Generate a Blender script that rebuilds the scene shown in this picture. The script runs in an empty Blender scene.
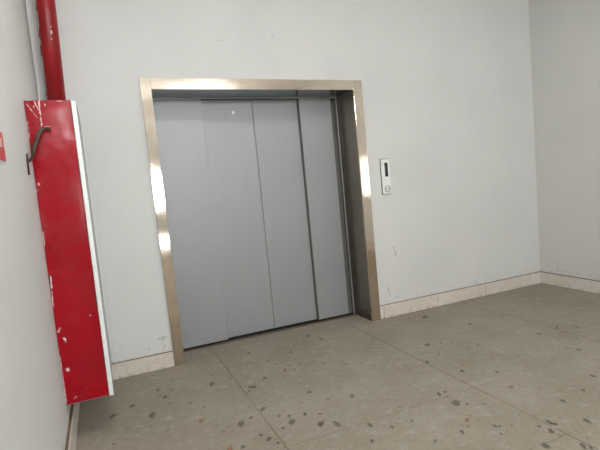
import bpy, bmesh, math, random
from mathutils import Matrix, Vector, Euler
random.seed(7)
S = bpy.context.scene
COL = S.collection

# ------------------------------------------------------------------ camera
f_px, yaw, pitch, roll = 475.125, 0.392945, -0.091672, -0.089903
fw = Vector((math.sin(yaw)*math.cos(pitch), math.cos(yaw)*math.cos(pitch), math.sin(pitch)))
r = Vector((math.cos(yaw), -math.sin(yaw), 0))
u = r.cross(fw)
r2 = r*math.cos(roll) + u*math.sin(roll)
u2 = -r*math.sin(roll) + u*math.cos(roll)
cam = bpy.data.objects.new('camera', bpy.data.cameras.new('camera'))
COL.objects.link(cam)
M = Matrix((r2, u2, -fw)).transposed().to_4x4()
M.translation = (-0.3816, -3.7494, 1.3476)
cam.matrix_world = M
cam.data.sensor_width = 36
cam.data.lens = f_px*36/600
S.camera = cam

# ------------------------------------------------------------------ light
XL, XR, CZ, YB = -0.68, 3.971, 3.35, -7.0
W = bpy.data.worlds.new('daylight'); S.world = W; W.use_nodes = True
bg = W.node_tree.nodes['Background']
bg.inputs[0].default_value = (0.94, 0.98, 1.0, 1); bg.inputs[1].default_value = 56.0
S.view_settings.view_transform = 'Standard'
S.view_settings.look = 'None'
S.view_settings.gamma = 1
S.view_settings.use_curve_mapping = False
S.view_settings.exposure = -0.17
FILL_LAMP = 34.0                              # strength of the two added fill lights on the ceiling

def area(name, loc, rot, sx, sy, power, color=(1, 1, 1), portal=False):
    l = bpy.data.lights.new(name, 'AREA'); l.shape = 'RECTANGLE'; l.size = sx; l.size_y = sy
    l.energy = power; l.color = color
    if portal: l.cycles.is_portal = True
    o = bpy.data.objects.new(name, l); COL.objects.link(o)
    o.location = loc; o.rotation_euler = rot
    return o
# openings: a window in the rear wall, a window in the right wall, both letting in daylight
DX0, DX1, DZ0, DZ1 = 0.52, 0.98, 1.05, 1.80       # rear window above a parapet, low slot below it
SZ0, SZ1 = .26, .34
HZ0, HZ1 = 2.55, 3.20
HIGH = ((-0.50, 0.36), (1.40, 2.35))    # two high windows beside it: the main daylight
WY0, WY1, WZ0, WZ1 = -3.75, -3.42, 0.98, 1.68
area('rear_portal', ((DX0+DX1)/2, YB-0.15, (DZ0+DZ1)/2), (math.radians(90), 0, 0), DX1-DX0, DZ1-DZ0, 1, portal=True)
for HX0, HX1 in HIGH:
    area('high_portal', ((HX0+HX1)/2, YB-0.15, (HZ0+HZ1)/2), (math.radians(90), 0, 0), HX1-HX0, HZ1-HZ0, 1, portal=True)
area('slot_portal', ((DX0+DX1)/2, YB-0.15, (SZ0+SZ1)/2), (math.radians(90), 0, 0), DX1-DX0, SZ1-SZ0, 1, portal=True)
area('window_portal', (XR+0.15, (WY0+WY1)/2, (WZ0+WZ1)/2), (0, math.radians(90), 0), WZ1-WZ0, WY1-WY0, 1, portal=True)

# ------------------------------------------------------------------ node helpers
def lin(c):
    return tuple(((v/255/12.92) if v/255 <= .04045 else ((v/255+.055)/1.055)**2.4) for v in c)+(1,)

class Mat:
    def __init__(s, name):
        s.m = bpy.data.materials.new(name); s.m.use_nodes = True
        s.t = s.m.node_tree; s.b = s.t.nodes['Principled BSDF']
        s.coord = s.t.nodes.new('ShaderNodeTexCoord')
        s.geo = s.t.nodes.new('ShaderNodeNewGeometry')
    def link(s, a, b): s.t.links.new(a, b)
    def put(s, v, sock):
        if isinstance(v, bpy.types.NodeSocket): s.link(v, sock)
        else: sock.default_value = v
    def math(s, op, a, b=0.0, c=0.0, clamp=False):
        n = s.t.nodes.new('ShaderNodeMath'); n.operation = op; n.use_clamp = clamp
        s.put(a, n.inputs[0]); s.put(b, n.inputs[1]); s.put(c, n.inputs[2]); return n.outputs[0]
    def vec(s, op, a, b=None, sc=None):
        n = s.t.nodes.new('ShaderNodeVectorMath'); n.operation = op
        s.put(a, n.inputs[0])
        if b is not None: s.put(b, n.inputs[1])
        if sc is not None: s.put(sc, n.inputs['Scale'])
        return n.outputs['Value'] if op in ('LENGTH', 'DOT_PRODUCT', 'DISTANCE') else n.outputs[0]
    def sep(s, v):
        n = s.t.nodes.new('ShaderNodeSeparateXYZ'); s.link(v, n.inputs[0]); return n.outputs
    def noise(s, v, scale, detail=2, rough=.5, stretch=None, color=False):
        if stretch: v = s.vec('MULTIPLY', v, stretch)
        n = s.t.nodes.new('ShaderNodeTexNoise'); s.link(v, n.inputs['Vector'])
        n.inputs['Scale'].default_value = scale; n.inputs['Detail'].default_value = detail
        n.inputs['Roughness'].default_value = rough
        return n.outputs['Color'] if color else n.outputs[0]
    def voro(s, v, scale, rnd=1):
        n = s.t.nodes.new('ShaderNodeTexVoronoi'); s.link(v, n.inputs['Vector'])
        n.inputs['Scale'].default_value = scale; n.inputs['Randomness'].default_value = rnd
        return n.outputs['Distance'], n.outputs['Color']
    def ramp(s, v, a, b, lo=0.0, hi=1.0):
        n = s.t.nodes.new('ShaderNodeMapRange'); n.clamp = True; n.interpolation_type = 'SMOOTHSTEP'
        s.put(v, n.inputs['Value']); n.inputs['From Min'].default_value = a; n.inputs['From Max'].default_value = b
        n.inputs['To Min'].default_value = lo; n.inputs['To Max'].default_value = hi
        return n.outputs['Result']
    def mix(s, fac, a, b):
        n = s.t.nodes.new('ShaderNodeMix'); n.data_type = 'RGBA'
        s.put(fac, n.inputs['Factor']); s.put(a, n.inputs['A'] if False else n.inputs[6]); s.put(b, n.inputs[7])
        return n.outputs[2]
    def bump(s, h, strength, dist=.01):
        n = s.t.nodes.new('ShaderNodeBump'); s.link(h, n.inputs['Height'])
        n.inputs['Strength'].default_value = strength; n.inputs['Distance'].default_value = dist
        s.link(n.outputs[0], s.b.inputs['Normal'])
    def set(s, color=None, rough=None, metal=None, spec=None, coat=None):
        if color is not None: s.put(color, s.b.inputs['Base Color'])
        if rough is not None: s.put(rough, s.b.inputs['Roughness'])
        if metal is not None: s.put(metal, s.b.inputs['Metallic'])
        if spec is not None: s.put(spec, s.b.inputs['Specular IOR Level'])
        if coat is not None: s.put(coat, s.b.inputs['Coat Weight'])
        return s
    def dist_segs(s, p, segs):
        """smallest signed distance from p to a list of (a, b, radius) strokes"""
        best = None
        for a, b, rad in segs:
            a = Vector(a); b = Vector(b); ab = b-a; L2 = max(ab.dot(ab), 1e-12)
            pa = s.vec('SUBTRACT', p, tuple(a))
            if L2 > 1e-9:
                t = s.math('MULTIPLY', s.vec('DOT_PRODUCT', pa, tuple(ab)), 1/L2, clamp=True)
                pa = s.vec('SUBTRACT', pa, s.vec('SCALE', tuple(ab), sc=t))
            d = s.math('SUBTRACT', s.vec('LENGTH', pa), rad)
            best = d if best is None else s.math('MINIMUM', best, d)
        return best

# ------------------------------------------------------------------ materials
def at_px(px, py, y):
    d = fw + r2*((px-300)/f_px) - u2*((py-225)/f_px); t = (y+3.7494)/d.y
    return Vector((-0.3816+d.x*t, y, 1.3476+d.z*t))
def wall_mat(name, base, scuffs=()):
    m = Mat(name); p = m.geo.outputs['Position']
    big = m.noise(p, 1.3, 3); fine = m.noise(p, 38, 3)
    c = m.mix(m.ramp(big, .35, .7), lin(base), lin([v-5 for v in base]))
    c = m.mix(m.ramp(fine, .60, .78, 0, .18), c, lin([v-22 for v in base]))
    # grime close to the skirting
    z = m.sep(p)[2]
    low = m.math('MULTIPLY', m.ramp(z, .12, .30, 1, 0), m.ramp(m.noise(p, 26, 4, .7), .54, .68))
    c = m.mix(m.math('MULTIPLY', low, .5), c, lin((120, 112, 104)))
    if scuffs:
        pn = m.vec('ADD', p, m.vec('SCALE', m.vec('SUBTRACT', m.noise(p, 30, 2, color=True), (.5, .5, .5)), sc=.03))
        d = m.dist_segs(pn, scuffs)
        k = m.math('MULTIPLY', m.ramp(d, -.004, .004, 1, 0), m.ramp(m.noise(p, 60, 2), .40, .56))
        c = m.mix(m.math('MULTIPLY', k, .38), c, lin((104, 98, 90)))
    m.set(c, .75, spec=.3); m.bump(m.noise(p, 9, 4, .6), .12, .02)
    return m.m

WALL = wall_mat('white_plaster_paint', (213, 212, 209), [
    ((-.075, 0, .235), (-.035, 0, .24), .014), ((-.06, 0, .20), (-.05, 0, .175), .007),
    ((2.0, 0, .30), (2.02, 0, .21), .008), ((2.10, 0, .66), (2.12, 0, .58), .010),
    ((2.14, 0, 1.87), (2.21, 0, 1.865), .003), ((1.945, 0, 2.12), (1.95, 0, 2.12), .006),
    ((.62, 0, 2.50), (.66, 0, 2.50), .006), ((1.07, 0, 2.56), (1.09, 0, 2.53), .006)])
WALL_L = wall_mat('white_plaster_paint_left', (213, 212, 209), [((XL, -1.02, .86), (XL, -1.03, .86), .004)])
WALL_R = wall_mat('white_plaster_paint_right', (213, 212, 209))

def chips_common(m, p, base, light, dark, amount=1.0):
    warm = m.noise(p, 2.2, 3); fine = m.noise(p, 55, 4, .65)
    c = m.mix(m.ramp(warm, .35, .68), lin(base), lin(light))
    c = m.mix(m.ramp(fine, .35, .68, 0, .35), c, lin([v-18 for v in base]))
    pn = m.vec('ADD', p, m.vec('SCALE', m.vec('SUBTRACT', m.noise(p, 26, 2, color=True), (.5, .5, .5)), sc=.03))
    for sc, thr, col, k in ((9, .17, [v-34 for v in base], .55), (13, .15, dark, .75), (24, .17, [v-26 for v in base], .5),
                            (7, .22, [v+14 for v in light], .35), (31, .16, [v+16 for v in light], .4)):
        d, cc = m.voro(pn, sc)
        rr = m.sep(cc)[0]
        size = m.math('MULTIPLY', m.ramp(rr, .55, 1.0, 0, 1), thr)
        mask = m.math('MULTIPLY', m.ramp(m.math('SUBTRACT', size, d), 0.0, .04), k*amount)
        c = m.mix(mask, c, lin(col))
    return c, pn

# inlaid stone chips of the floor: three kinds of stone
def floor_pt(px, py):
    d = fw + r2*((px-300)/f_px) - u2*((py-225)/f_px)
    t = -1.3476/d.z
    return (-0.3816+d.x*t, -3.7494+d.y*t)
F_DARK = [(165,397,3),(132,406,2.6),(158,390,2.2),(254,387,3),(249,391,1.6),(251,418,2.2),(289,416,2.4),(279,416,2),(283,428,2.4),
          (261,435,2.6),(269,439,3),(243,447,3.2),(310,392,2.2),(305,414,2.4),(321,424,4),(439,394,3),(462,432,2.6),(501,434,2),
          (512,426,1.4),(500,426,2.2),(587,421,4.2),(549,422,3.6),(555,424,3.2),(546,446,4.4),(583,446,4.2),(591,448,3),(308,393,1.4),
          (285,447,1.2),(295,370,1.2),(467,404,2),(445,392,2.2),(268,361,1.4),(462,371,2.4),(593,376,3.4),(577,327,2.4),(579,350,2.6),(372,441,2.4)]
F_GREY = [(292,422,4),(241,424,4),(456,403,6),(201,384,0.1),(212,384,3.4),(263,409,3.2),(337,424,4.2),(352,396,3),(495,426,3.2),
          (484,404,2),(576,338,2),(539,334,3),(557,327,2.4),(478,345,2),(470,324,3),(425,317,3.4),(427,345,4),(427,362,2.6),(321,339,2.6),
          (308,336,2.8),(265,378,2.8),(250,387,2.4),(551,431,4),(435,441,2.6),(320,414,2),(113,416,3.6),(152,415,4),(497,372,2.4),(511,387,3),
          (563,401,3.4),(583,390,3),(249,353,2.2),(291,352,2),(392,427,2.4),(412,421,2),(370,425,3.4),(278,443,2.4)]
F_RED = [(285,370,2.2),(467,420,3.6),(468,426,1.8),(230,449,3.4),(201,421,3.2)]
def chip_mesh(lst):
    """thin irregular flakes set flush in the floor; attribute 'core' fades their ragged rim"""
    bm = bmesh.new(); lay = bm.verts.layers.float.new('core')
    for px, py, rp in lst:
        x, y = floor_pt(px, py); x2, y2 = floor_pt(px+rp, py); w = math.hypot(x2-x, y2-y)
        n = 12; ph = [random.uniform(0, 6.28) for _ in range(3)]; el = random.uniform(.65, 1.0); ang = random.uniform(0, 3.14)
        c = bm.verts.new((x, y, .0006)); c[lay] = 1
        rings = []
        for fr, core in ((.40, 1), (1.05, 0)):
            ring = []
            for k in range(n):
                t = 2*math.pi*k/n
                rr = w*fr*(1+.16*math.sin(2*t+ph[0])+.12*math.sin(3*t+ph[1])+.07*math.sin(5*t+ph[2]))
                dx, dy = rr*math.cos(t), rr*math.sin(t)/el*1.25
                v = bm.verts.new((x+dx+.4*dy*math.sin(ang), y+dy, .0006 if core else .0003)); v[lay] = core
                ring.append(v)
            rings.append(ring)
        for k in range(n):
            bm.faces.new((c, rings[0][k], rings[0][(k+1) % n]))
            bm.faces.new((rings[0][k], rings[1][k], rings[1][(k+1) % n], rings[0][(k+1) % n]))
    return bm
def chip_mat(name, col, k):
    m = Mat(name)
    m.set(lin(col), .75, spec=.1)
    at = m.t.nodes.new('ShaderNodeAttribute'); at.attribute_name = 'core'
    m.put(m.math('MULTIPLY', m.ramp(at.outputs['Fac'], .05, .8), k), m.b.inputs['Alpha'])
    return m.m

def joints(m, p, ox, oy, sx, sy, w):
    X, Y, _ = m.sep(p)
    def line(v, o, s_):
        t = m.math('FRACT', m.math('DIVIDE', m.math('SUBTRACT', v, o-50*s_), s_))
        t = m.math('ABSOLUTE', m.math('SUBTRACT', t, .5))
        return m.math('MULTIPLY', m.math('SUBTRACT', .5, t), s_)
    return line(X, ox, sx), line(Y, oy, sy)

def floor_mat():
    m = Mat('terrazzo_floor_tile'); p = m.geo.outputs['Position']
    p = m.vec('MULTIPLY', p, (1, 1, 0))
    c, pn = chips_common(m, p, (147, 138, 124), (156, 147, 134), (88, 77, 66))
    jx, jy = joints(m, p, .349, -1.54, 1.239, .629, .004)
    n = m.noise(p, 1.7, 2)
    kx = m.math('MULTIPLY', m.ramp(jx, .0025, .007, 1, 0), m.ramp(n, .40, .60, .40, .80))
    ky = m.math('MULTIPLY', m.ramp(jy, .0015, .005, 1, 0), m.ramp(n, .42, .62, .15, .6))
    c = m.mix(kx, c, lin((112, 100, 84))); c = m.mix(ky, c, lin((122, 110, 94)))
    pale = m.ramp(m.noise(p, 17, 5, .7), .52, .66, 0, .40)
    c = m.mix(pale, c, lin((178, 172, 160)))
    c = m.mix(m.ramp(m.noise(pn, 34, 4, .7), .54, .68, 0, .5), c, lin((112, 101, 86)))
    # old smeared dirt
    dirt = m.ramp(m.noise(p, 3.1, 5, .62), .52, .72, 0, .22)
    c = m.mix(dirt, c, lin((130, 118, 98)))
    m.set(c, m.ramp(m.noise(p, 4, 3), .3, .7, .68, .85), spec=.1)
    return m.m
FLOOR = floor_mat()

def base_mat():
    m = Mat('terrazzo_skirting_tile'); p = m.geo.outputs['Position']
    c, pn = chips_common(m, p, (212, 202, 190), (222, 214, 205), (142, 114, 96), 1.0)
    X, Y, Z = m.sep(p)
    t = m.math('ABSOLUTE', m.math('SUBTRACT', m.math('FRACT', m.math('DIVIDE', m.math('ADD', X, 50*.62-1.935+.31), .62)), .5))
    c = m.mix(m.ramp(t, .0, .007, .6, 0), c, lin((110, 94, 78)))
    c = m.mix(m.ramp(Z, .0025, .005, .7, 0), c, lin((112, 92, 76)))
    g = m.math('MULTIPLY', m.ramp(Z, 0, .04, 1, .25), m.ramp(m.noise(p, 30, 3), .45, .7))
    c = m.mix(m.math('MULTIPLY', g, .5), c, lin((140, 122, 100)))
    m.set(c, .5, spec=.35); return m.m
BASE = base_mat()

def steel(name, col, rough=(.10, .20), stretch=(60, 60, 1.2), bumpk=.03):
    m = Mat(name); p = m.geo.outputs['Position']
    br = m.noise(p, 6, 3, .6, stretch=stretch)
    big = m.noise(p, 2.4, 3)
    c = m.mix(m.ramp(br, .3, .7), lin(col), lin([v-14 for v in col]))
    m.set(c, m.math('ADD', m.ramp(br, .3, .7, rough[0], rough[1]), m.ramp(big, .4, .7, 0, .05)), metal=1)
    m.bump(br, bumpk, .001)
    return m.m
STEEL = steel('brushed_stainless_vertical', (228, 214, 198), rough=(.04, .08), bumpk=.008)
STEELH = steel('brushed_stainless_horizontal', (234, 219, 203), rough=(.06, .12), stretch=(1.2, 60, 60))
def reveal_mat():
    m = Mat('brushed_stainless_reveal'); p = m.geo.outputs['Position']
    br = m.noise(p, 6, 3, .6, stretch=(60, 60, 1.2)); X, Y, Z = m.sep(p)
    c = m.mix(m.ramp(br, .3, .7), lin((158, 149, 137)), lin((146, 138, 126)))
    # dark brown patch at the foot of the lining, taller towards the lobby
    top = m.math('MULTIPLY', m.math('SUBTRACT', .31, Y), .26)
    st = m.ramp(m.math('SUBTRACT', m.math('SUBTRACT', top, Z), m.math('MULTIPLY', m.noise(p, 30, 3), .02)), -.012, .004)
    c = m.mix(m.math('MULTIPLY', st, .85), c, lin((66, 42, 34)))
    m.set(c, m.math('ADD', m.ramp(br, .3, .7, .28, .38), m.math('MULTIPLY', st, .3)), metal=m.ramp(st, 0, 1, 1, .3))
    m.bump(br, .03, .001)
    return m.m
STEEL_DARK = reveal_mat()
def plain(name, col, rough=.5, metal=0, spec=.5, var=6):
    m = Mat(name); p = m.geo.outputs['Position']
    c = m.mix(m.ramp(m.noise(p, 12, 3), .35, .65), lin(col), lin([max(0, v-var) for v in col]))
    m.set(c, rough, metal, spec); return m.m
GROUT = plain('dirty_grout', (118, 100, 82), .9)
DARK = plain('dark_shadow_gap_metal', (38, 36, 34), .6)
GAP = plain('grey_gap_shade', (104, 102, 98), .6)  # dark tone of the gaps beside the right panel, put into the colour
BLACK = plain('black_display_glass', (10, 10, 12), .15, var=3)
SILL = plain('worn_aluminium_sill', (120, 106, 90), .4, .6)
CHROME = plain('satin_call_plate', (246, 246, 243), .3, .35, .6, 3)
TRIM = plain('galvanised_door_track', (168, 172, 172), .35, .4)
def panel_mat():
    m = Mat('grey_door_paint'); p = m.geo.outputs['Position']
    v = m.noise(p, 5, 3, .6, stretch=(9, 9, .5)); b = m.noise(p, 1.6, 2)
    c = m.mix(m.ramp(v, .3, .7), lin((160, 160, 161)), lin((158, 158, 159)))
    c = m.mix(m.ramp(b, .4, .7, 0, .5), c, lin((155, 155, 156)))
    m.set(c, .48, .35, .4); m.bump(b, .03, .02); return m.m
PANEL = panel_mat()

ZC0, ZC1, XC0, XC1, YC = .244, 1.888, XL, -.4605, -.89
def cab_red(name, chips):
    m = Mat(name); p = m.geo.outputs['Position']
    n = m.noise(p, 3, 2)
    c = m.mix(m.ramp(n, .35, .65), lin((155, 8, 27)), lin((142, 6, 20)))
    pn = m.vec('ADD', p, m.vec('SCALE', m.vec('SUBTRACT', m.noise(p, 70, 2, color=True), (.5, .5, .5)), sc=.008))
    if chips:
        y = YC-.012
        q = lambda px, py: tuple(at_px(px, py, YC-.012))
        sc = [((-.61, y, 1.89), (-.612, y, 1.752), .0035), ((-.612, y, 1.752), (-.565, y, 1.752), .0018),
              ((-.668, y, 1.87), (-.628, y, 1.80), .0022), ((-.628, y, 1.80), (-.606, y, 1.795), .0022),
              ((-.632, y, 1.885), (-.615, y, 1.835), .002), ((-.635, y, 1.86), (-.637, y, 1.85), .002),
              ((-.585, y, 1.868), (-.585, y, 1.862), .003), ((-.50, y, 1.882), (-.525, y, 1.884), .0016),
              (q(38.7, 184), q(38.8, 184.6), .0055), (q(37, 190), q(37.2, 191), .003),
              (q(59.6, 328), q(60, 330), .003), (q(64, 338.5), q(65.4, 339.6), .005),
              (q(65.6, 341), q(66, 342), .003),
              (q(67.2, 369), q(68.2, 370), .0075), (q(74, 398.5), q(76.6, 396.5), .003),
              (q(90, 315), q(90.6, 315.4), .003), ((-.672, y, .96), (-.674, y, .90), .006),
              ((-.674, y, .88), (-.676, y, .80), .003), ((-.67, y, .66), (-.668, y, .655), .005),
              ((-.676, y, 1.20), (-.677, y, 1.13), .003), ((-.676, y, 1.78), (-.677, y, 1.70), .0025),
              ((-.678, y, .52), (-.678, y, .26), .003)]
        d = m.dist_segs(pn, sc)
        k = m.math('MULTIPLY', m.ramp(d, -.0015, .0015, 1, 0), m.ramp(m.noise(p, 90, 2), .32, .45, .25, .95))
        c = m.mix(k, c, lin((228, 208, 205)))
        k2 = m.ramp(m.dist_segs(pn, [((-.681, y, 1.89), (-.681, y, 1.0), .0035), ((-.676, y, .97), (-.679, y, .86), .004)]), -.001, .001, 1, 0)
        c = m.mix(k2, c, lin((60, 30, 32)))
    m.set(c, m.ramp(m.noise(p, 6, 3), .35, .7, .18, .34), spec=.25)
    m.bump(m.noise(p, 4.5, 2, .5), .24, .03)
    return m.m
RED = cab_red('chipped_red_enamel', True)
def pipe_mat():
    m = Mat('red_pipe_paint'); p = m.geo.outputs['Position']
    c = m.mix(m.ramp(m.noise(p, 5, 3), .35, .65), lin((150, 14, 24)), lin((134, 12, 20)))
    pn = m.vec('ADD', p, m.vec('SCALE', m.vec('SUBTRACT', m.noise(p, 60, 2, color=True), (.5, .5, .5)), sc=.01))
    q = lambda x, y: tuple(at_px(x, y, -.160))
    sc = [(q(52.3, 15), q(52.0, 24), .0026), (q(52, 24), q(50.5, 27), .0026), (q(51.6, 31), q(51.6, 33.5), .005),
          (q(51.8, 38), q(51.8, 39.5), .0035), (q(52, 29), q(52, 29.5), .002)]
    k = m.ramp(m.dist_segs(pn, sc), -.001, .001, .9, 0)
    c = m.mix(k, c, lin((230, 220, 216)))
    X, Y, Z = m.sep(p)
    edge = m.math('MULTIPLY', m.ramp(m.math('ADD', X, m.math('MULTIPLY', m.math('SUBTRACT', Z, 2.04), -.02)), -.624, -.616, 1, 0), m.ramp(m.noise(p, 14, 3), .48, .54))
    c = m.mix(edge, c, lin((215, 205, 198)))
    m.set(c, .38, spec=.45); m.bump(m.noise(p, 14, 3), .2, .01); return m.m
PIPE = pipe_mat()
WHITE = plain('white_enamel_casing', (232, 236, 232), .35)
PALE = plain('pale_grey_enamel', (176, 184, 178), .45)
RUST = plain('rusty_dark_iron', (78, 62, 50), .55, .3, var=28)
def sign_mat():
    m = Mat('red_sign_print'); p = m.geo.outputs['Position']
    m.set(m.mix(m.ramp(m.noise(p, 30, 2), .4, .6), lin((196, 48, 58)), lin((184, 38, 48))), .4); return m.m
SIGN = sign_mat()
SIGNW = plain('pale_sign_print', (226, 178, 168), .5)
GLASS_BTN = plain('lit_button_lens', (226, 226, 222), .25)
CEIL = plain('white_ceiling_paint', (238, 237, 233), .8)

# ------------------------------------------------------------------ mesh helpers
def obj(name, bm, mat, parent=None, smooth=False, **props):
    me = bpy.data.meshes.new(name)
    bmesh.ops.recalc_face_normals(bm, faces=bm.faces)
    bm.to_mesh(me); bm.free()
    me.materials.append(mat)
    if smooth:
        for f in me.polygons: f.use_smooth = True
    o = bpy.data.objects.new(name, me); COL.objects.link(o)
    if parent: o.parent = parent
    for k, v in props.items(): o[k] = v
    return o
def box(bm, x0, x1, y0, y1, z0, z1, bev=0, seg=2):
    g = bmesh.ops.create_cube(bm, size=1)
    vs = g['verts']
    for v in vs:
        v.co = Vector(((x0+x1)/2+v.co.x*(x1-x0), (y0+y1)/2+v.co.y*(y1-y0), (z0+z1)/2+v.co.z*(z1-z0)))
    if bev:
        es = list({e for v in vs for e in v.link_edges})
        bmesh.ops.bevel(bm, geom=es, offset=bev, segments=seg, affect='EDGES', profile=.5)
    return bm
def B(*a, **k): return box(bmesh.new(), *a, **k)
def tube(bm, pts, rads, n=14, cap=True):
    pts = [Vector(p) for p in pts]; rings = []
    prev = None
    for i, p in enumerate(pts):
        t = (pts[min(i+1, len(pts)-1)]-pts[max(i-1, 0)]).normalized()
        a = prev if prev is not None else (Vector((0, 1, 0)) if abs(t.y) < .9 else Vector((1, 0, 0)))
        a = (a - t*a.dot(t)).normalized(); b = t.cross(a); prev = a
        rr = rads[i] if isinstance(rads, (list, tuple)) else rads
        rings.append([bm.verts.new(p + (a*math.cos(2*math.pi*k/n)+b*math.sin(2*math.pi*k/n))*rr) for k in range(n)])
    for i in range(len(rings)-1):
        for k in range(n):
            bm.faces.new((rings[i][k], rings[i][(k+1) % n], rings[i+1][(k+1) % n], rings[i+1][k]))
    if cap:
        bm.faces.new(rings[0][::-1]); bm.faces.new(rings[-1])
    return bm
def smooth_path(pts, n=6):
    pts = [Vector(p) for p in pts]; out = []
    for i in range(len(pts)-1):
        p0 = pts[max(i-1, 0)]; p1 = pts[i]; p2 = pts[i+1]; p3 = pts[min(i+2, len(pts)-1)]
        for k in range(n):
            t = k/n
            out.append(.5*((2*p1)+(p2-p0)*t+(2*p0-5*p1+4*p2-p3)*t*t+(3*p1-p0-3*p2+p3)*t**3))
    out.append(pts[-1]); return out
def thing(name, label, cat, loc, group=None):
    o = bpy.data.objects.new(name, None); COL.objects.link(o); o.location = loc
    o['label'] = label; o['category'] = cat
    if group: o['group'] = group
    return o
def place(o, parent):
    """keep the mesh where it was built, parented to an empty that sits at the base"""
    o.parent = parent; o.location = -Vector(parent.location) if o.type == 'MESH' else o.location
    return o
def part(name, bm, mat, parent, smooth=False, **props):
    """build in world coordinates, origin moved to the parent's origin"""
    if parent.name.startswith('elevator_door'):          # the old surround sits about a centimetre out of true
        for v in bm.verts:
            k = v.co.z/2.2
            v.co.x += .0075-.015*k
            v.co.z += k*(.010-.024*v.co.x/1.88)
    p = parent; off = Vector((0, 0, 0))
    while p is not None: off += p.location; p = p.parent
    bmesh.ops.translate(bm, verts=bm.verts, vec=-off)
    return obj(name, bm, mat, parent, smooth, **props)

# ------------------------------------------------------------------ the room
ST = dict(kind='structure')
T = .3                                   # wall thickness
FX0, FX1, FZ1 = 0.0, 1.883, 2.2          # outside of the steel surround
IX0, IX1, IZ1 = .078, 1.795, 2.116       # inside of it
flo = obj('floor', B(XL-T, XR+T, YB-T, .62, -.2, 0), FLOOR, **ST)
obj('grey_stone_chips', chip_mesh(F_GREY), chip_mat('grey_stone', (128, 118, 103), .55), flo)
obj('dark_stone_chips', chip_mesh(F_DARK), chip_mat('dark_stone', (112, 101, 87), .58), flo)
obj('reddish_stone_chips', chip_mesh(F_RED), chip_mat('red_stone', (182, 128, 102), .65), flo)
obj('ceiling', B(XL-T, XR+T, YB-T, .62, CZ, CZ+.2), CEIL, **ST)
bm = bmesh.new()                          # back wall with the lift opening cut out of it
WX0, WX1, WZT = FX0+.012, FX1-.012, FZ1-.03
box(bm, XL-T, WX0, 0, .62, 0, CZ); box(bm, WX1, XR+T, 0, .62, 0, CZ); box(bm, WX0, WX1, 0, .62, WZT, CZ)
box(bm, WX0, WX1, .50, .62, 0, WZT)
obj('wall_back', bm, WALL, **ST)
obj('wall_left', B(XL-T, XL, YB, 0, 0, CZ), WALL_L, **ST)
bm = bmesh.new()
box(bm, XR, XR+T, YB, WY0, 0, CZ); box(bm, XR, XR+T, WY1, 0, 0, CZ)
box(bm, XR, XR+T, WY0, WY1, 0, WZ0); box(bm, XR, XR+T, WY0, WY1, WZ1, CZ)
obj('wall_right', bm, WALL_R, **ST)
bm = bmesh.new()
box(bm, XL-T, DX0, YB-T, YB, 0, HZ0); box(bm, DX1, XR+T, YB-T, YB, 0, HZ0)
for z0, z1 in ((0, SZ0), (SZ1, DZ0), (DZ1, HZ0)): box(bm, DX0, DX1, YB-T, YB, z0, z1)
box(bm, XL-T, HIGH[0][0], YB-T, YB, HZ0, CZ); box(bm, HIGH[0][1], HIGH[1][0], YB-T, YB, HZ0, CZ)
box(bm, HIGH[1][1], XR+T, YB-T, YB, HZ0, CZ)
for HX0, HX1 in HIGH: box(bm, HX0, HX1, YB-T, YB, HZ1, CZ)
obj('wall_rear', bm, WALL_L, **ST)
bm = bmesh.new()                          # window frame in the right wall
fx0, fx1 = XR+.10, XR+.15
for a in (WY0, WY1-.04): box(bm, fx0, fx1, a, a+.04, WZ0, WZ1)
for a in (WZ0, WZ1-.04): box(bm, fx0+.002, fx1-.002, WY0, WY1, a, a+.04)
obj('window_1', bm, WHITE, **ST)
bm = bmesh.new()                          # frames of the rear windows
for a in (DX0, DX1-.05): box(bm, a, a+.05, YB-.2, YB-.1, DZ0, DZ1)
for a in (DZ0, DZ1-.05): box(bm, DX0, DX1, YB-.198, YB-.102, a, a+.05)
obj('window_2', bm, WHITE, **ST)
for k, (HX0, HX1) in enumerate(HIGH):
    bm = bmesh.new()
    for a in (HX0, HX1-.04): box(bm, a, a+.04, YB-.2, YB-.1, HZ0, HZ1)
    for a in (HZ0, HZ1-.04): box(bm, HX0, HX1, YB-.198, YB-.102, a, a+.04)
    obj('window_%d' % (k+3), bm, WHITE, **ST)

# skirting: terrazzo tile strips with a dirty joint along the top
BH = .124
def skirting(name, x0, x1, y0, y1, h):
    o = obj(name, B(x0, x1, y0, y1, 0, h, bev=.0015, seg=1), BASE, **ST)
    obj('skirting_joint', B(x0 if x1-x0 > .1 else x0, x1-(.006 if x1-x0 < .1 and x0 < 0 else 0) if x1-x0 < .1 else x1,
        y0+(.006 if y1-y0 < .1 else 0), y1, h, h+.006), GROUT, parent=o)
skirting('baseboard_back_left', XL+.022, FX0+.005, -.012, 0, BH-.004)
skirting('baseboard_back', FX1+.058, XR-.014, -.012, 0, BH)
skirting('baseboard_back_end', FX1+.002, FX1+.054, -.012, 0, BH)
skirting('baseboard_left', XL, XL+.020, YB, 0, BH+.018)
skirting('baseboard_right', XR-.012, XR, YB, 0, BH)

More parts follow.
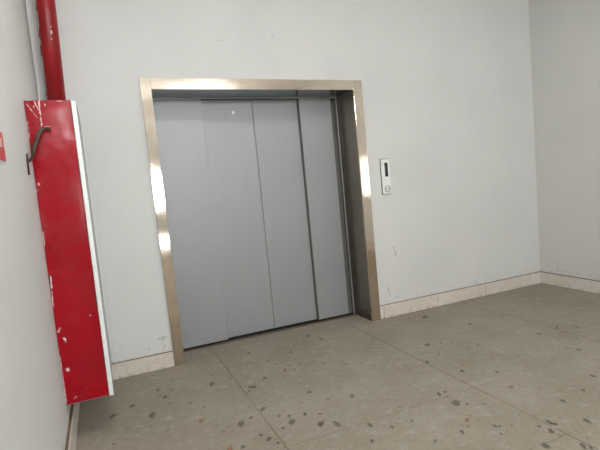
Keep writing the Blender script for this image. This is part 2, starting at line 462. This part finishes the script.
# ------------------------------------------------------------------ lift entrance
lift = thing('elevator_door', 'grey four-panel elevator door in a polished stainless steel surround set in the white wall', 'elevator',
             ((FX0+FX1)/2, 0, 0))
YF, YD = -.020, .30
def jamb(x_out, x_in, name='jamb'):
    bm = bmesh.new(); s = 1 if x_in > x_out else -1
    a, b = sorted((x_out, x_in))
    box(bm, a, b, YF, -.0015, .0015, FZ1, bev=.0012)
    return part(name, bm, STEEL, lift)
jamb(FX0, IX0); jamb(FX1, IX1)
part('header', B(IX0+.0005, IX1-.0005, YF, -.001, IZ1, FZ1, bev=.0012), STEELH, lift)
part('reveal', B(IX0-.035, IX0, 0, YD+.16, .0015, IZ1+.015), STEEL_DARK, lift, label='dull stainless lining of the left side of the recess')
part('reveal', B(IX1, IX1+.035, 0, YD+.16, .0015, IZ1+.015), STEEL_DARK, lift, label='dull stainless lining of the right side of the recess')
part('soffit', B(IX0+.001, IX1-.001, 0, YD+.16, IZ1, IZ1+.03), steel('polished_soffit', (150, 158, 160), rough=(.12, .2), stretch=(1.2, 60, 60)), lift,
     label='mirror-like stainless underside of the header')
# track lip above the panels and slim upright trim at the right
part('door_track', B(IX0+.002, IX1-.002, YD-.004, YD+.006, IZ1-.014, IZ1-.001, bev=.002), TRIM, lift, label='slim pale metal strip over the door panels')
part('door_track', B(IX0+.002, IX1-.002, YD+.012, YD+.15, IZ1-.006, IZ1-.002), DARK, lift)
bm = B(IX1-.020, IX1-.009, YD-.004, YD+.004, .004, IZ1-.015, bev=.0015, seg=1)
part('side_trim', bm, TRIM, lift, label='thin bright upright strip beside the right panel')
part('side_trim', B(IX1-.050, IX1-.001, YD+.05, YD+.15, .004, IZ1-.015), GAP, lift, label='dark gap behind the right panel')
def panel(x0, x1, y0, th=.030):
    bm = B(x0, x1, y0, y0+th, .016, IZ1-.012, bev=.002)
    return part('door_panel', bm, PANEL, lift)
YP1, YP2 = YD+.012, YD+.050
panel(IX0+.006, .514, YP1); panel(1.408, 1.728, YP1)
pl = panel(.480, .9655, YP2); panel(.9690, 1.440, YP2)
# shade on the side of the right outer panel, painted as a grey strip
part('edge_strip', B(1.399, 1.4075, YP1+.004, YP1+.036, .018, IZ1-.014), GAP, lift, label='shaded side of the right outer panel, painted dark')
bm = bmesh.new(); bmesh.ops.create_uvsphere(bm, u_segments=16, v_segments=8, radius=.012)
for v in bm.verts: v.co = Vector((v.co.x*1.1, v.co.y*.2, v.co.z*1.25)) + Vector((.789, YP2-.0005, 1.995))
part('sticker', bm, WHITE, lift, smooth=True, label='small round white dot near the top of a panel')
# sill with its guide groove
part('sill', B(IX0+.002, IX1-.002, YD-.032, YD+.004, .001, .006, bev=.001, seg=1), SILL, lift, label='worn brownish metal threshold strip')
part('sill_groove', B(IX0+.002, IX1-.002, YD+.006, YD+.15, .001, .004), DARK, lift)

# ------------------------------------------------------------------ call plate
cx0, cx1, cz0, cz1 = 2.020, 2.114, 1.158, 1.478
call = thing('elevator_call_panel', 'small upright stainless call plate with a black display slot beside the elevator', 'call button',
             ((cx0+cx1)/2, 0, cz0))
part('plate', B(cx0, cx1, -.014, -.0005, cz0, cz1, bev=.004, seg=3), CHROME, call)
# backing box seen as a dark edge
part('back_box', B(cx0-.003, cx1-.004, -.006, -.0005, cz0-.002, cz1+.004), DARK, call)
bm = B(2.054, 2.086, -.0165, -.0135, 1.318, 1.436, bev=.004, seg=2)
disp = part('display', bm, BLACK, call)
bm = bmesh.new(); bmesh.ops.create_cone(bm, cap_ends=True, segments=24, radius1=.017, radius2=.017, depth=.004, matrix=Matrix.Translation((2.069, -.0150, 1.430)) @ Matrix.Rotation(math.pi/2, 4, 'X'))
part('display_cap', bm, BLACK, call, label='rounded top of the black display')
def disc(x, z, rad, y0, y1, n=32, bev=.001):
    bm = bmesh.new()
    bmesh.ops.create_cone(bm, cap_ends=True, segments=n, radius1=rad, radius2=rad, depth=abs(y1-y0),
                          matrix=Matrix.Translation((x, (y0+y1)/2, z)) @ Matrix.Rotation(math.pi/2, 4, 'X'))
    bmesh.ops.bevel(bm, geom=[e for e in bm.edges if len(e.link_faces) == 2 and any(len(f.verts) > 4 for f in e.link_faces)], offset=bev, segments=2, affect='EDGES')
    return bm
bt = part('button', disc(2.070, 1.205, .024, -.0175, -.0135), GLASS_BTN, call)
bm = bmesh.new()                                   # raised ring around the button
n = 40
for k in range(n):
    a0, a1 = 2*math.pi*k/n, 2*math.pi*(k+1)/n
    q = []
    for a in (a0, a1):
        for rr, yy in ((.025, -.0135), (.025, -.0195), (.030, -.0195), (.030, -.0135)):
            q.append(bm.verts.new((2.070+rr*math.cos(a), yy, 1.205+rr*math.sin(a))))
    for i in range(3): bm.faces.new((q[i], q[i+1], q[i+5], q[i+4]))
bmesh.ops.remove_doubles(bm, verts=bm.verts, dist=1e-5)
part('button_ring', bm, steel('button_ring_steel', (150, 150, 148), rough=(.25, .35)), call)
bm = bmesh.new()                                   # small down arrow engraved on the button
vs = [bm.verts.new((2.070+dx, yy, 1.203+dz)) for yy in (-.0185, -.0174) for dx, dz in ((-.010, .008), (.010, .008), (0, -.010))]
bm.faces.new(vs[:3]); bm.faces.new(vs[3:])
for i in range(3): bm.faces.new((vs[i], vs[(i+1) % 3], vs[(i+1) % 3+3], vs[i+3]))
part('arrow', bm, plain('engraved_grey', (120, 120, 118), .5), bt)
part('key_slot', disc(2.036, 1.436, .0035, -.0155, -.0135, 12, .0004), DARK, call, label='tiny dark keyhole at the upper left')

# ------------------------------------------------------------------ red fire riser cabinet on the left wall
cab = thing('fire_hose_cabinet', 'tall narrow chipped red metal fire cabinet with white side edge fixed to the left wall', 'fire cabinet',
            (XL, YC, ZC0))
XS1 = -.436; DEP = .865
bm = bmesh.new()                                   # hollow sheet-metal casing
g = .002
box(bm, XL+.001, XL+.003, YC, YC+DEP, ZC0-.006, ZC1-.004)
box(bm, XS1-.0015, XS1, YC+.001, YC+DEP, ZC0-.008, ZC1-.004)
box(bm, XL+.003, XS1-.0015, YC+.001, YC+DEP, ZC0-.008, ZC0-.006)
box(bm, XL+.003, XS1-.0015, YC+DEP-.002, YC+DEP, ZC0-.006, ZC1-.006)
box(bm, XL+.003, XS1-.0015, YC+.001, YC+DEP, ZC1-.006, ZC1-.004)
part('casing', bm, PALE, cab)
part('front_edge', B(-.4590, XS1, YC-.008, YC+.001, ZC0-.008, ZC1-.004, bev=.0015, seg=2), WHITE, cab, label='white painted front edge down the right side')
part('rear_flange', B(XS1, XS1+.004, YC+DEP-.012, YC+DEP, ZC0-.006, ZC1-.03), WHITE, cab)
# red door, slightly dented sheet
bm = bmesh.new(); nx, nz = 10, 60
def warp(i, j):
    x = XC0+.0015+(XC1-XC0-.003)*i/nx; z = ZC0+(ZC1-ZC0)*j/nz
    ex = math.sin(z*23)*.0012 if i == 0 else 0
    if i == 0: ex += random.uniform(-.0008, .0016)
    d = .0015*math.sin(z*4.1+x*9)+.0012*math.sin(z*9.3-x*17)
    edge = min(1, min(i, nx-i)/1.5, min(j, nz-j)/2)
    return x+max(ex, 0), YC-.012-d*edge, z
gv = [[bm.verts.new(warp(i, j)) for j in range(nz+1)] for i in range(nx+1)]
for i in range(nx):
    for j in range(nz): bm.faces.new((gv[i][j], gv[i+1][j], gv[i+1][j+1], gv[i][j+1]))
bedge = [e for e in bm.edges if len(e.link_faces) == 1]
ret = bmesh.ops.extrude_edge_only(bm, edges=bedge)
for v in [e for e in ret['geom'] if isinstance(e, bmesh.types.BMVert)]: v.co.y = YC-.001
door = part('cabinet_door', bm, RED, cab, smooth=False, label='chipped glossy red front panel')
# bent iron lever hooked through the door edge, with a short cross bar
LV = [(50.5,129.5,-.925),(46,128.6,-.935),(42.5,129.5,-.945),(39,134.5,-.955),(37,140,-.965),(35.2,145.5,-.975),(34,150,-.99),(33.2,155,-1.02),(31,159,-1.08),(28.3,161,-1.14)]
pts = smooth_path([at_px(*q) for q in LV])
N = len(pts)
lever = part('lever', tube(bmesh.new(), pts, [.0080+.0035*math.sin(math.pi*min(1, i/(N*.8))) for i in range(N)], 12), RUST, cab, smooth=True,
             label='bent rusty iron lever')
part('cross_bar', tube(bmesh.new(), [at_px(27.0, 153.5, -1.14), at_px(27.8, 163, -1.14), at_px(29.2, 175, -1.14)], .0042, 10), RUST, lever, smooth=True)
pv = at_px(38, 137, -.955)
part('pivot', tube(bmesh.new(), [(pv.x, YC-.010, pv.z), (pv.x, -.955, pv.z)], .006, 10), RUST, lever, smooth=True)

# ------------------------------------------------------------------ red riser pipe
PXc, PYc, PR = -.5725, -.10, .0605
pipe = thing('fire_riser_pipe', 'thick red painted fire riser pipe rising from the red cabinet to the ceiling', 'pipe', (PXc, PYc, ZC1))
part('pipe_body', tube(bmesh.new(), [(PXc, PYc, ZC1-.004), (PXc+.030, PYc, CZ)], PR, 48), PIPE, pipe, smooth=True)

# ------------------------------------------------------------------ small red sign cut by the frame
sg = thing('wall_sign', 'small red and white sign on the left wall, cut by the picture edge', 'sign', (XL, -1.78, 1.515))
part('sign_board', B(XL+.0005, XL+.004, -1.95, -1.725, 1.515, 1.618, bev=.001, seg=1), SIGN, sg)
bm = bmesh.new()
box(bm, XL+.004, XL+.005, -1.93, -1.765, 1.560, 1.594)
part('sign_print', bm, SIGNW, sg, label='pale print on the sign')

# ------------------------------------------------------------------ ceiling lights out of view: one by the rear windows, two added as fill
def diffuser_mat(name, k):
    m = Mat(name); m.set((1, 1, 1, 1), .5)
    m.b.inputs['Emission Color'].default_value = (1, .99, .98, 1); m.b.inputs['Emission Strength'].default_value = k
    return m.m
def lamp(x0, x1, y0, y1, mat, label):
    l = thing('unseen_ceiling_light', label, 'ceiling light', ((x0+x1)/2, (y0+y1)/2, CZ))
    part('housing', B(x0, x1, y0, y1, CZ-.05, CZ-.001, bev=.004), WHITE, l)
    part('diffuser', B(x0+.02, x1-.02, y0+.02, y1-.02, CZ-.060, CZ-.0505), mat, l)
lamp(.95, 2.35, -5.75, -5.25, diffuser_mat('dim_diffuser', 1.6), 'dim white ceiling light close to the rear windows')
lamp(-.5, .7, -2.3, -2.0, diffuser_mat('bright_fill_diffuser', FILL_LAMP), 'unseen bright white ceiling light added nearer the left wall')  # this and the next are added, unseen, to brighten the upper walls
lamp(1.9, 3.1, -2.5, -2.2, diffuser_mat('soft_fill_diffuser', FILL_LAMP*.55), 'unseen softer white ceiling light added nearer the right wall')
